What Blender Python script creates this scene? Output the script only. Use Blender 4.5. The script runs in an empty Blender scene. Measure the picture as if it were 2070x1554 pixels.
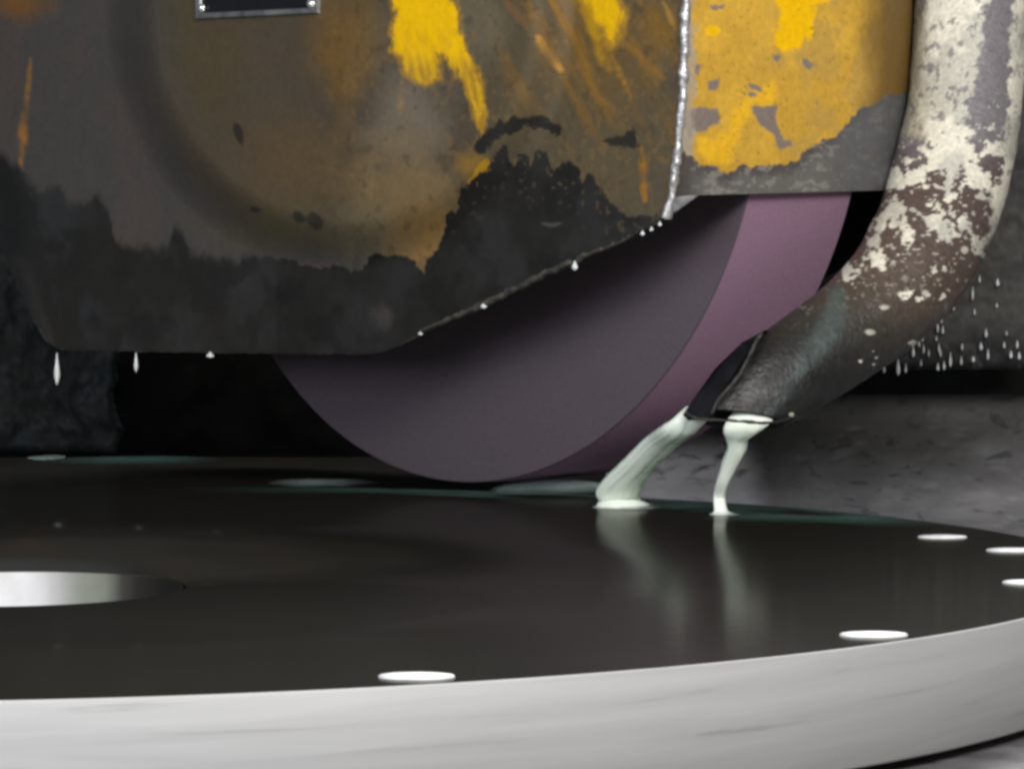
import bpy, bmesh, math, random
import numpy as np
from mathutils import Vector

random.seed(7)
np.random.seed(7)
SC = bpy.context.scene
COL = SC.collection

# ------------------------------------------------------------------ camera
H = 0.133                      # camera height over the ground disc, metres
FPX = 6150.0                   # focal length in photograph pixels (2070 wide)
PITCH = math.atan(197.0 / FPX)
cam_d = bpy.data.cameras.new('camera')
cam = bpy.data.objects.new('camera', cam_d)
COL.objects.link(cam)
cam.location = (0, 0, H)
cam.rotation_euler = (math.pi / 2 - PITCH, 0, 0)
cam_d.sensor_width = 36.0
cam_d.lens = 36.0 * FPX / 2070.0
cam_d.clip_start = 0.02
cam_d.clip_end = 100.0
SC.camera = cam

# ------------------------------------------------------------------ light
w = bpy.data.worlds.new("World")
SC.world = w
w.use_nodes = True
bg = w.node_tree.nodes['Background']
bg.inputs[0].default_value = (0.80, 0.90, 1.0, 1)
bg.inputs[1].default_value = 0.10


def area(name, loc, aim, sx, sy, power, col):
    d = bpy.data.lights.new(name, 'AREA')
    d.shape = 'RECTANGLE'
    d.size, d.size_y = sx, sy
    d.energy = power
    d.color = col
    o = bpy.data.objects.new(name, d)
    COL.objects.link(o)
    o.location = loc
    o.rotation_euler = (Vector(aim) - Vector(loc)).to_track_quat('-Z', 'Y').to_euler()
    return o


area('ceiling_lamp', (0.45, -0.1, 1.10), (0.1, 1.9, 0.1), 1.3, 0.5, 44, (1.0, 0.965, 0.92))
area('window_light', (-1.5, -0.5, 0.75), (0.0, 1.6, 0.1), 1.2, 1.0, 31, (0.84, 0.91, 1.0))
area('added_rear_lamp', (0.7, 4.2, 1.9), (0.3, 2.1, 0.0), 1.8, 1.9, 250, (0.97, 0.96, 1.0))  # added unseen lamp, placed so the tray darkens towards its back

SC.view_settings.view_transform = 'Standard'
SC.view_settings.look = 'None'
SC.view_settings.exposure = 0.0
SC.view_settings.gamma = 1.0
SC.cycles.pixel_filter_type = 'BLACKMAN_HARRIS'
SC.cycles.filter_width = 3.2
SC.cycles.max_bounces = 8

# ------------------------------------------------------------------ measuring helpers
SP, CP = math.sin(PITCH), math.cos(PITCH)
EYE = np.array([0, 0, H])


def ray(px, py):
    px = np.asarray(px, float)
    py = np.asarray(py, float)
    x = (px - 1035) / FPX
    y = (777 - py) / FPX
    return np.stack([x + 0 * y, CP + y * SP, -SP + y * CP + 0 * x], -1)


def at(px, py, Y):
    """point seen at (px, py) standing Y (in camera heights) in front of the camera"""
    d = ray(px, py)
    t = (np.asarray(Y) * H) / d[..., 1]
    return EYE + d * t[..., None]


def onz(px, py, z=0.0):
    d = ray(px, py)
    t = (z * H - H) / d[..., 2]
    return EYE + d * t[..., None]


def onplane(px, py, P, n):
    d = ray(px, py)
    t = ((P - EYE) @ n) / (d @ n)
    return EYE + d * t[..., None]


# ------------------------------------------------------------------ numpy noise
def vnoise(x, y, seed=0):
    xi = np.floor(x).astype(np.int64)
    yi = np.floor(y).astype(np.int64)
    xf = x - xi
    yf = y - yi
    u = xf * xf * (3 - 2 * xf)
    v = yf * yf * (3 - 2 * yf)

    def h(a, b):
        k = (a * 374761393 + b * 668265263 + seed * 2147483647 + 1013904223) & 0xFFFFFFFF
        k = ((k ^ (k >> 13)) * 1274126177) & 0xFFFFFFFF
        k = ((k ^ (k >> 16)) * 2246822519) & 0xFFFFFFFF
        return ((k ^ (k >> 15)) & 0xFFFFFF) / float(0xFFFFFF)
    a = h(xi, yi); b = h(xi + 1, yi); c = h(xi, yi + 1); d = h(xi + 1, yi + 1)
    return a + (b - a) * u + (c - a) * v + (a - b - c + d) * u * v


def fbm(x, y, seed=0, oct=4):
    s = 0; a = 0.5; t = 0
    for k in range(oct):
        s = s + a * vnoise(x + 17.3 * k, y - 9.1 * k, seed + k)
        t += a
        x = x * 2.03; y = y * 2.03; a *= 0.55
    return s / t


def sstep(a, b, x):
    t = np.clip((x - a) / (b - a), 0, 1)
    return t * t * (3 - 2 * t)


def inpoly(X, Y, poly):
    inside = np.zeros(X.shape, bool)
    n = len(poly)
    for i in range(n):
        x1, y1 = poly[i]; x2, y2 = poly[(i + 1) % n]
        c = ((y1 > Y) != (y2 > Y)) & (X < (x2 - x1) * (Y - y1) / ((y2 - y1) + 1e-9) + x1)
        inside ^= c
    return inside


def polydist(X, Y, poly, closed=True):
    d = np.full(X.shape, 1e9)
    n = len(poly)
    for i in range(n if closed else n - 1):
        x1, y1 = poly[i]; x2, y2 = poly[(i + 1) % n]
        dx, dy = x2 - x1, y2 - y1
        t = np.clip(((X - x1) * dx + (Y - y1) * dy) / (dx * dx + dy * dy + 1e-9), 0, 1)
        d = np.minimum(d, np.hypot(X - x1 - t * dx, Y - y1 - t * dy))
    return d


def spoly(X, Y, poly):
    """signed: positive inside"""
    d = polydist(X, Y, poly)
    return np.where(inpoly(X, Y, poly), d, -d)


def srgb(r, g, b):
    f = lambda c: (c / 255 / 12.92) if c <= 10 else ((c / 255 + 0.055) / 1.055) ** 2.4
    return np.array([f(r), f(g), f(b)])


def mix(c, col, m):
    return c * (1 - m[..., None]) + np.asarray(col) * m[..., None]


# ------------------------------------------------------------------ materials
def newmat(name):
    m = bpy.data.materials.new(name)
    m.use_nodes = True
    nt = m.node_tree
    return m, nt, nt.nodes['Principled BSDF']


def nd(nt, kind, **kw):
    n = nt.nodes.new(kind)
    for k, v in kw.items():
        setattr(n, k, v)
    return n


def painted(name, rough=0.45, bump=0.25, scale=260.0, spec=0.4, var=0.25, metal_attr=False, wet=0.0):
    """surface whose colours (paint, bare patches, stains) are stored per vertex; grain from noise"""
    m, nt, p = newmat(name)
    a = nd(nt, 'ShaderNodeAttribute', attribute_name='paint')
    tc = nd(nt, 'ShaderNodeTexCoord')
    n1 = nd(nt, 'ShaderNodeTexNoise')
    n1.inputs['Scale'].default_value = scale
    n1.inputs['Detail'].default_value = 6
    nt.links.new(tc.outputs['Object'], n1.inputs['Vector'])
    mr = nd(nt, 'ShaderNodeMapRange')
    mr.inputs[1].default_value = 0.3; mr.inputs[2].default_value = 0.7
    mr.inputs[3].default_value = 1 - var; mr.inputs[4].default_value = 1 + var
    nt.links.new(n1.outputs[0], mr.inputs[0])
    mx = nd(nt, 'ShaderNodeVectorMath', operation='SCALE')
    nt.links.new(a.outputs['Color'], mx.inputs[0])
    nt.links.new(mr.outputs[0], mx.inputs['Scale'])
    nt.links.new(mx.outputs[0], p.inputs['Base Color'])
    n2 = nd(nt, 'ShaderNodeTexNoise')
    n2.inputs['Scale'].default_value = scale * 0.3
    n2.inputs['Detail'].default_value = 5
    nt.links.new(tc.outputs['Object'], n2.inputs['Vector'])
    r = nd(nt, 'ShaderNodeMapRange')
    r.inputs[1].default_value = 0.3; r.inputs[2].default_value = 0.7
    r.inputs[3].default_value = rough - 0.12; r.inputs[4].default_value = rough + 0.15
    nt.links.new(n2.outputs[0], r.inputs[0])
    nt.links.new(r.outputs[0], p.inputs['Roughness'])
    b = nd(nt, 'ShaderNodeBump')
    b.inputs['Strength'].default_value = bump
    b.inputs['Distance'].default_value = 0.002
    nt.links.new(n1.outputs[0], b.inputs['Height'])
    nt.links.new(b.outputs[0], p.inputs['Normal'])
    p.inputs['Specular IOR Level'].default_value = spec
    p.inputs['Coat Weight'].default_value = wet
    p.inputs['Coat Roughness'].default_value = 0.15
    return m


def plain(name, col, rough=0.5, metal=0.0, var=0.2, scale=120.0, bump=0.2, spec=0.5, stretch=None, dist=0.001):
    m, nt, p = newmat(name)
    tc = nd(nt, 'ShaderNodeTexCoord')
    src = tc.outputs['Object']
    if stretch:
        mp = nd(nt, 'ShaderNodeMapping')
        mp.inputs['Scale'].default_value = stretch
        nt.links.new(src, mp.inputs['Vector'])
        src = mp.outputs[0]
    n = nd(nt, 'ShaderNodeTexNoise')
    n.inputs['Scale'].default_value = scale
    n.inputs['Detail'].default_value = 6
    nt.links.new(src, n.inputs['Vector'])
    mr = nd(nt, 'ShaderNodeMapRange')
    mr.inputs[1].default_value = 0.3; mr.inputs[2].default_value = 0.7
    mr.inputs[3].default_value = 1 - var; mr.inputs[4].default_value = 1 + var
    nt.links.new(n.outputs[0], mr.inputs[0])
    mx = nd(nt, 'ShaderNodeVectorMath', operation='SCALE')
    mx.inputs[0].default_value = col
    nt.links.new(mr.outputs[0], mx.inputs['Scale'])
    nt.links.new(mx.outputs[0], p.inputs['Base Color'])
    b = nd(nt, 'ShaderNodeBump')
    b.inputs['Strength'].default_value = bump
    b.inputs['Distance'].default_value = dist
    nt.links.new(n.outputs[0], b.inputs['Height'])
    nt.links.new(b.outputs[0], p.inputs['Normal'])
    p.inputs['Roughness'].default_value = rough
    p.inputs['Metallic'].default_value = metal
    p.inputs['Specular IOR Level'].default_value = spec
    return m


M = {}
M['guard'] = painted('chipped_yellow_paint', rough=0.58, bump=0.06, scale=240, spec=0.2, var=0.07)
M['pipe'] = painted('flaking_white_paint', rough=0.42, bump=0.35, scale=330, spec=0.35, var=0.18)
M['iron'] = painted('grimy_cast_iron', rough=0.55, bump=0.18, scale=160, spec=0.12, var=0.15)
M['pipe_bare'] = plain('bare_pipe_iron', (0.026, 0.025, 0.023), rough=0.5, var=0.5, scale=200, bump=0.5, spec=0.35)
M['inside'] = plain('black_grime', (0.012, 0.012, 0.013), rough=0.7, spec=0.2)
M['bright'] = plain('worn_bright_steel', (0.50, 0.485, 0.49), rough=0.38, metal=0.6, var=0.35, scale=320, bump=0.7)
M['lip'] = plain('dull_edge_steel', (0.075, 0.068, 0.056), rough=0.5, metal=0.2, var=0.5, scale=220, bump=0.4)
M['tab'] = plain('scuffed_grey_steel', (0.20, 0.20, 0.21), rough=0.4, metal=0.4, var=0.5, scale=150, bump=0.5)
M['screw'] = plain('bright_screw', (0.85, 0.84, 0.83), rough=0.22, metal=0.8, var=0.1)
M['bolt'] = plain('pale_polished_steel', (0.66, 0.67, 0.68), rough=0.5, metal=0.1, var=0.25, scale=60)
M['plate_black'] = plain('black_plate', (0.010, 0.010, 0.012), rough=0.3, var=0.1)
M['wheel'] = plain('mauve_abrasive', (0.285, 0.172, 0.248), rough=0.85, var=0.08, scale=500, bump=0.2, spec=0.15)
M['wheel_face'] = plain('shaded_face_abrasive', (0.094, 0.074, 0.090), rough=0.7, var=0.07, scale=300, bump=0.1, spec=0.15)  # darker than the rim: shade put into the colour
M['rubber'] = plain('dark_wet_steel', (0.006, 0.006, 0.008), rough=0.6, var=0.4, spec=0.08)


def coolant_mat():
    """milky soluble oil: solid white through the middle of a stream, greenish and see-through where it is thin"""
    m, nt, p = newmat('milky_green_coolant')
    lw = nd(nt, 'ShaderNodeLayerWeight')
    lw.inputs['Blend'].default_value = 0.5
    tc = nd(nt, 'ShaderNodeTexCoord')
    mp = nd(nt, 'ShaderNodeMapping')
    mp.inputs['Scale'].default_value = (1.0, 1.0, 0.22)
    nt.links.new(tc.outputs['Object'], mp.inputs['Vector'])
    n = nd(nt, 'ShaderNodeTexNoise')
    n.inputs['Scale'].default_value = 170.0
    n.inputs['Detail'].default_value = 4
    nt.links.new(mp.outputs[0], n.inputs['Vector'])
    ad = nd(nt, 'ShaderNodeMath', operation='MULTIPLY_ADD')
    nt.links.new(n.outputs[0], ad.inputs[0])
    ad.inputs[1].default_value = 0.5
    nt.links.new(lw.outputs['Facing'], ad.inputs[2])
    thin = nd(nt, 'ShaderNodeMapRange', interpolation_type='SMOOTHSTEP')
    thin.inputs[1].default_value = 0.72; thin.inputs[2].default_value = 1.42
    nt.links.new(ad.outputs[0], thin.inputs[0])
    mx = nd(nt, 'ShaderNodeMix', data_type='RGBA')
    mx.inputs['A'].default_value = (0.85, 0.93, 0.81, 1)
    mx.inputs['B'].default_value = (0.55, 0.80, 0.68, 1)
    nt.links.new(thin.outputs[0], mx.inputs['Factor'])
    nt.links.new(mx.outputs['Result'], p.inputs['Base Color'])
    p.inputs['Roughness'].default_value = 0.3
    p.inputs['Subsurface Weight'].default_value = 0.4
    p.inputs['Subsurface Radius'].default_value = (0.01, 0.016, 0.012)
    p.inputs['Subsurface Scale'].default_value = 0.4
    p.inputs['IOR'].default_value = 1.34
    out = nt.nodes['Material Output']
    tr = nd(nt, 'ShaderNodeBsdfTransparent')
    ms = nd(nt, 'ShaderNodeMixShader')
    pw = nd(nt, 'ShaderNodeMath', operation='MULTIPLY')
    pw.inputs[1].default_value = 0.95
    nt.links.new(thin.outputs[0], pw.inputs[0])
    nt.links.new(pw.outputs[0], ms.inputs[0])
    nt.links.new(p.outputs[0], ms.inputs[1])
    nt.links.new(tr.outputs[0], ms.inputs[2])
    nt.links.new(ms.outputs[0], out.inputs['Surface'])
    return m


def film_mat(name, col, alpha):
    """thin runny coolant: partly see-through"""
    m, nt, p = newmat(name)
    p.inputs['Base Color'].default_value = (*col, 1)
    p.inputs['Roughness'].default_value = 0.18
    p.inputs['IOR'].default_value = 1.34
    out = nt.nodes['Material Output']
    tr = nd(nt, 'ShaderNodeBsdfTransparent')
    ms = nd(nt, 'ShaderNodeMixShader')
    at_ = nd(nt, 'ShaderNodeAttribute', attribute_name='film')      # liquid thickness, thinning to nothing at the rim
    ml = nd(nt, 'ShaderNodeMath', operation='MULTIPLY')
    ml.inputs[1].default_value = alpha
    nt.links.new(at_.outputs['Fac'], ml.inputs[0])
    nt.links.new(ml.outputs[0], ms.inputs[0])
    nt.links.new(tr.outputs[0], ms.inputs[1])
    nt.links.new(p.outputs[0], ms.inputs[2])
    nt.links.new(ms.outputs[0], out.inputs['Surface'])
    return m


def drop_mat(name, col):
    m, nt, p = newmat(name)
    p.inputs['Base Color'].default_value = (*col, 1)
    p.inputs['Roughness'].default_value = 0.12
    p.inputs['Transmission Weight'].default_value = 0.12
    p.inputs['IOR'].default_value = 1.34
    return m


M['coolant'] = coolant_mat()
M['film'] = film_mat('thin_coolant', (0.72, 0.90, 0.84), 1.0)
M['film_dark'] = film_mat('thin_dark_coolant', (0.10, 0.19, 0.16), 1.0)
M['drop'] = drop_mat('coolant_drop', (0.78, 0.82, 0.80))


def disc_mat():
    """wet dark steel: blurred mirror over a black oily film"""
    m = bpy.data.materials.new('wet_black_mirror')
    m.use_nodes = True
    nt = m.node_tree
    out = nt.nodes['Material Output']
    nt.nodes.remove(nt.nodes['Principled BSDF'])
    dif = nd(nt, 'ShaderNodeBsdfDiffuse')
    glo = nd(nt, 'ShaderNodeBsdfGlossy')
    tc = nd(nt, 'ShaderNodeTexCoord')
    n = nd(nt, 'ShaderNodeTexNoise')
    n.inputs['Scale'].default_value = 9.0
    n.inputs['Detail'].default_value = 4
    nt.links.new(tc.outputs['Object'], n.inputs['Vector'])
    cr = nd(nt, 'ShaderNodeMix', data_type='RGBA')
    cr.inputs['A'].default_value = (0.0080, 0.0078, 0.0070, 1)
    cr.inputs['B'].default_value = (0.0145, 0.0132, 0.0100, 1)
    nt.links.new(n.outputs[0], cr.inputs['Factor'])
    nt.links.new(cr.outputs['Result'], dif.inputs['Color'])
    glo.inputs['Color'].default_value = (0.235, 0.235, 0.225, 1)
    glo.inputs['Roughness'].default_value = 0.13
    # faint turning marks, concentric with the disc
    sep = nd(nt, 'ShaderNodeVectorMath', operation='LENGTH')
    nt.links.new(tc.outputs['Object'], sep.inputs[0])
    n2 = nd(nt, 'ShaderNodeTexNoise', noise_dimensions='1D')
    n2.inputs['Scale'].default_value = 160.0
    nt.links.new(sep.outputs['Value'], n2.inputs['W'])
    b = nd(nt, 'ShaderNodeBump')
    b.inputs['Strength'].default_value = 0.04
    b.inputs['Distance'].default_value = 0.001
    nt.links.new(n2.outputs[0], b.inputs['Height'])
    nt.links.new(b.outputs[0], glo.inputs['Normal'])
    add = nd(nt, 'ShaderNodeAddShader')
    nt.links.new(dif.outputs[0], add.inputs[0])
    nt.links.new(glo.outputs[0], add.inputs[1])
    nt.links.new(add.outputs[0], out.inputs['Surface'])
    return m


M['disc_top'] = disc_mat()


def disc_side_mat():
    m, nt, p = newmat('streaked_bright_steel')
    at_ = nd(nt, 'ShaderNodeAttribute', attribute_name='wrap')     # (arc length, height) round the rim
    mp = nd(nt, 'ShaderNodeMapping')
    mp.inputs['Scale'].default_value = (5.0, 95.0, 1.0)
    mp.inputs['Rotation'].default_value = (0, 0, 0)
    nt.links.new(at_.outputs['Vector'], mp.inputs['Vector'])
    n = nd(nt, 'ShaderNodeTexNoise')
    n.inputs['Scale'].default_value = 1.6
    n.inputs['Detail'].default_value = 5
    n.inputs['Distortion'].default_value = 0.6
    nt.links.new(mp.outputs[0], n.inputs['Vector'])
    cr = nd(nt, 'ShaderNodeValToRGB')
    e = cr.color_ramp.elements
    e[0].position = 0.24; e[0].color = (0.27, 0.27, 0.272, 1)
    e[1].position = 0.36; e[1].color = (0.385, 0.385, 0.388, 1)
    k = cr.color_ramp.elements.new(0.75); k.color = (0.44, 0.44, 0.445, 1)
    nt.links.new(n.outputs[0], cr.inputs[0])
    nt.links.new(cr.outputs[0], p.inputs['Base Color'])
    p.inputs['Metallic'].default_value = 0.15
    p.inputs['Roughness'].default_value = 0.58
    b = nd(nt, 'ShaderNodeBump')
    b.inputs['Strength'].default_value = 0.12
    b.inputs['Distance'].default_value = 0.001
    nt.links.new(n.outputs[0], b.inputs['Height'])
    nt.links.new(b.outputs[0], p.inputs['Normal'])
    return m


M['disc_side'] = disc_side_mat()


def tray_mat():
    """grey cast iron with shade painted in: dark high up, lighter lower down"""
    m, nt, p = newmat('shaded_tray_iron')
    tc = nd(nt, 'ShaderNodeTexCoord')

    def noise(scale, detail, rough=0.55, dist=0.0):
        n = nd(nt, 'ShaderNodeTexNoise')
        n.inputs['Scale'].default_value = scale
        n.inputs['Detail'].default_value = detail
        n.inputs['Roughness'].default_value = rough
        n.inputs['Distortion'].default_value = dist
        nt.links.new(tc.outputs['Object'], n.inputs['Vector'])
        return n.outputs[0]

    def rng(src, a, b, c, d):
        r = nd(nt, 'ShaderNodeMapRange')
        for k, v in zip((1, 2, 3, 4), (a, b, c, d)):
            r.inputs[k].default_value = v
        nt.links.new(src, r.inputs[0])
        return r.outputs[0]

    def mixc(f, A, B):
        x = nd(nt, 'ShaderNodeMix', data_type='RGBA')
        nt.links.new(f, x.inputs['Factor'])
        for key, v in (('A', A), ('B', B)):
            if isinstance(v, tuple):
                x.inputs[key].default_value = v
            else:
                nt.links.new(v, x.inputs[key])
        return x.outputs['Result']
    low_tone = mixc(rng(noise(26, 7, .65), .3, .7, 0, 1), (0.20, 0.197, 0.205, 1), (0.36, 0.352, 0.368, 1))
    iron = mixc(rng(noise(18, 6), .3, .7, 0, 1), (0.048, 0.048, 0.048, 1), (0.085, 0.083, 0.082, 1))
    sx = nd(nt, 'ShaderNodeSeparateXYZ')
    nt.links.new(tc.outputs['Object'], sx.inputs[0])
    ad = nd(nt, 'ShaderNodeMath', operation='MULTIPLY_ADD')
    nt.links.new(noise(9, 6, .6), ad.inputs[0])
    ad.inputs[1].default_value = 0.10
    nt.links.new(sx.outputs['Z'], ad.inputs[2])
    base = mixc(rng(ad.outputs[0], 0.026, 0.074, 0, 1), low_tone, iron)  # shade gradient painted by height, dark above and light below
    pit = rng(noise(62, 3, .5, .6), .60, .69, 0, 1)
    dk = nd(nt, 'ShaderNodeVectorMath', operation='SCALE')
    nt.links.new(base, dk.inputs[0]); dk.inputs['Scale'].default_value = 0.55
    col = mixc(pit, base, dk.outputs[0])
    nt.links.new(col, p.inputs['Base Color'])
    p.inputs['Roughness'].default_value = 0.6
    p.inputs['Specular IOR Level'].default_value = 0.3
    b = nd(nt, 'ShaderNodeBump')
    b.inputs['Strength'].default_value = 0.4
    b.inputs['Distance'].default_value = 0.0015
    b.invert = True
    nt.links.new(pit, b.inputs['Height'])
    nt.links.new(b.outputs[0], p.inputs['Normal'])
    return m


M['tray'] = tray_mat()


# ------------------------------------------------------------------ object helpers
def link(name, me, mat, parent=None, smooth=True):
    if mat is not None and not me.materials:
        me.materials.append(mat)
    if smooth:
        me.polygons.foreach_set('use_smooth', np.ones(len(me.polygons), bool))
    o = bpy.data.objects.new(name, me)
    COL.objects.link(o)
    if parent:
        o.parent = parent
        o.matrix_parent_inverse = parent.matrix_world.inverted()
    return o


def thing(name, loc, label, cat, group=None):
    o = bpy.data.objects.new(name, None)
    COL.objects.link(o)
    o.location = loc
    bpy.context.view_layer.update()
    tag(o, label, cat, group)
    return o


def tag(o, label=None, cat=None, group=None, kind=None):
    if label: o['label'] = label
    if cat: o['category'] = cat
    if group: o['group'] = group
    if kind: o['kind'] = kind
    return o


def origin_to(o, loc):
    """move the origin of a mesh object to loc without moving the mesh"""
    loc = Vector(loc)
    for v in o.data.vertices:
        v.co -= loc
    o.location = loc


def grid_mesh(name, P, colors=None, closed_v=False, flip=False):
    """P: (n, m, 3) array of points"""
    n, m_ = P.shape[:2]
    me = bpy.data.meshes.new(name)
    idx = np.arange(n * m_).reshape(n, m_)
    if closed_v:
        idx2 = np.concatenate([idx, idx[:, :1]], 1)
    else:
        idx2 = idx
    a = idx2[:-1, :-1].ravel(); b = idx2[:-1, 1:].ravel(); c = idx2[1:, 1:].ravel(); d = idx2[1:, :-1].ravel()
    f = np.stack([a, b, c, d] if not flip else [a, d, c, b], 1)
    me.vertices.add(n * m_)
    me.vertices.foreach_set('co', P.reshape(-1).astype(np.float32))
    me.loops.add(f.size)
    me.loops.foreach_set('vertex_index', f.ravel().astype(np.int32))
    me.polygons.add(len(f))
    me.polygons.foreach_set('loop_start', (np.arange(len(f)) * 4).astype(np.int32))
    me.update(calc_edges=True)
    if colors is not None:
        ca = me.attributes.new('paint', 'FLOAT_COLOR', 'POINT')
        rgba = np.ones((n * m_, 4), np.float32)
        rgba[:, :3] = np.clip(colors.reshape(-1, 3), 0, 1)
        ca.data.foreach_set('color', rgba.ravel())
    return me


def box_bm(bm, x0, x1, y0, y1, z0, z1):
    vs = [bm.verts.new((x, y, z)) for z in (z0, z1) for y in (y0, y1) for x in (x0, x1)]
    for q in ((0, 2, 3, 1), (4, 5, 7, 6), (0, 1, 5, 4), (2, 6, 7, 3), (1, 3, 7, 5), (0, 4, 6, 2)):
        bm.faces.new([vs[i] for i in q])


def bm_mesh(name, bm, bevel=0.0):
    if bevel:
        bmesh.ops.bevel(bm, geom=list(bm.edges), offset=bevel, segments=2, affect='EDGES', profile=0.6)
    bmesh.ops.recalc_face_normals(bm, faces=list(bm.faces))
    me = bpy.data.meshes.new(name)
    bm.to_mesh(me)
    bm.free()
    return me


def lathe(name, prof, seg=96, axis='z'):
    """prof: list of (r, z); closed ring profile"""
    prof = np.array(prof, float)
    th = np.linspace(0, 2 * np.pi, seg, endpoint=False)
    P = np.zeros((len(prof), seg, 3))
    P[..., 0] = prof[:, :1] * np.cos(th)
    P[..., 1] = prof[:, :1] * np.sin(th)
    P[..., 2] = prof[:, 1:2]
    return grid_mesh(name, P, closed_v=True)


def interp(x, pts):
    pts = np.array(pts, float)
    return np.interp(x, pts[:, 0], pts[:, 1])


# ================================================================== frame of the grinder
YAW = math.radians(45)
AX = np.array([math.sin(YAW), math.cos(YAW), 0.0])       # wheel axis, pointing away from the camera
TN = np.array([math.cos(YAW), -math.sin(YAW), 0.0])      # along the wheel face, to the right
NRM = -AX
WZ = 14.8
WBOT = np.array([-0.265 * H, WZ * H, 0.050 * H])                              # lowest point of the wheel's front edge
WR = 1.938 * H
WT = 0.735 * H
GPL = WBOT + NRM * 0.55 * H                              # a point of the guard's front plate
GL = 2.10 * H                                            # guard depth along the axis


def gp(px, py, off=0.0):
    d = ray(px, py)
    t = ((GPL - EYE) @ NRM + np.asarray(off)) / (d @ NRM)
    return EYE + d * t[..., None]


# ================================================================== rotating disc
DC = (-1.83 * H, 11.28 * H)
DR = 3.985 * H
DT = 0.342 * H
disc = thing('steel_disc', (DC[0], DC[1], -DT), 'large round steel workpiece with black wet mirror top and bright streaked side', 'disc')
ch = 0.004 * H
br = 0.60 * H
BX, BY = 0.14 * H, -1.17 * H                          # the bore sits off the middle
thd = np.linspace(0, 2 * np.pi, 512, endpoint=False)
cs = np.stack([np.cos(thd), np.sin(thd), 0 * thd], -1)
off_ = np.array([BX, BY, 0.0])
ringP = np.stack([off_ + cs * br + np.array([0, 0, -0.006 * H]), off_ + cs * (br + 0.008 * H), off_ * .5 + cs * DR * .6, cs * (DR - ch * 1.4)])
ring = grid_mesh('disc_top', ringP, closed_v=True)
o = link('polished_top', ring, M['disc_top'], disc)
o.location = (0, 0, DT)
o.matrix_parent_inverse.identity()
nseg = 512
prof = np.array([(DR - ch * 1.4, -0.00001), (DR - ch * 0.4, -ch * 0.35), (DR, -ch * 1.2), (DR, -DT + ch * 2), (DR - ch * 2, -DT), (DR * 0.3, -DT)])
side = lathe('disc_side', prof, nseg)
wrap = side.attributes.new('wrap', 'FLOAT_VECTOR', 'POINT')
arr = np.zeros((len(prof), nseg, 3), np.float32)
ang = np.abs(((np.linspace(0, 2 * np.pi, nseg, endpoint=False) - np.pi / 2) + np.pi) % (2 * np.pi) - np.pi)
arr[..., 0] = ang * DR
arr[..., 1] = prof[:, 1:2] + 0.16 * arr[..., 0] * 0.12
wrap.data.foreach_set('vector', arr.ravel())
o = link('rim_side', side, M['disc_side'], disc)
o.location = (0, 0, DT)
o.matrix_parent_inverse.identity()
# central bore: bright wall and a floor
M['bore'] = painted('shaded_bore_steel', rough=0.6, bump=0.05, scale=90, spec=0.08, var=0.08)
nb = 256
tb = np.linspace(0, 2 * np.pi, nb, endpoint=False)
bp = np.array([(br - 0.001, -0.0005), (br - 0.001, -0.13 * H), (br - 0.001, -0.26 * H), (0.001, -0.26 * H)])
BPt = np.stack([bp[:, :1] * np.cos(tb), bp[:, :1] * np.sin(tb), bp[:, 1:] + 0 * tb], -1)
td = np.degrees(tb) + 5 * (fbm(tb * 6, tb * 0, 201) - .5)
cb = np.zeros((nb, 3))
for q in range(3):                                   # reflected light painted on the wall: white at left, fading dark to the right
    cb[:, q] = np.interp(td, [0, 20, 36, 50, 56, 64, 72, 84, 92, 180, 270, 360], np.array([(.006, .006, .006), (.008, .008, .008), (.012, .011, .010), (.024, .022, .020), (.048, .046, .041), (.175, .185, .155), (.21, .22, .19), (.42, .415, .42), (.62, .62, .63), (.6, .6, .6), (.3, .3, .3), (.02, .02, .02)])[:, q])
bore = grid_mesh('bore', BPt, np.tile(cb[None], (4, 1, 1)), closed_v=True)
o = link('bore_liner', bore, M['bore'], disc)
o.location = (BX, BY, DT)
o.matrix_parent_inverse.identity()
# low domed bolt heads round the rim
capP = [(0.098 * H * math.cos(a), 0.007 * H * math.sin(a)) for a in np.linspace(0, math.pi / 2, 6)]
capP[-1] = (0.0004, 0.007 * H)
bolt_me = lathe('bolt_head', [(0.098 * H, -0.003)] + capP, 40)
bolt_me.materials.append(M['bolt'])
for bx, by in ((842, 1368), (1766, 1284), (1905, 1086), (2046, 1113), (2085, 1178), (1278, 1026)):
    p = onz(np.array(bx), np.array(by))
    bo = link('bolt_head', bolt_me, None, disc)
    bo.location = (p[0] - DC[0], p[1] - DC[1], DT + 0.0006)
    bo.matrix_parent_inverse.identity()
    bo.scale = (1.0, 0.52, 1.0)

# ================================================================== bed, tray, rear
bm = bmesh.new()
box_bm(bm, -1.6, 2.2, 0.55, 3.4, -0.45 * H, -0.376 * H)
bed = link('machine_bed', bm_mesh('machine_bed', bm), plain('grimy_bed_iron', (0.115, 0.113, 0.116), rough=0.6, var=0.45, scale=70, bump=0.5), smooth=False)
tag(bed, 'pitted grey cast iron bed below the steel disc', None, None, 'structure')

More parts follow.
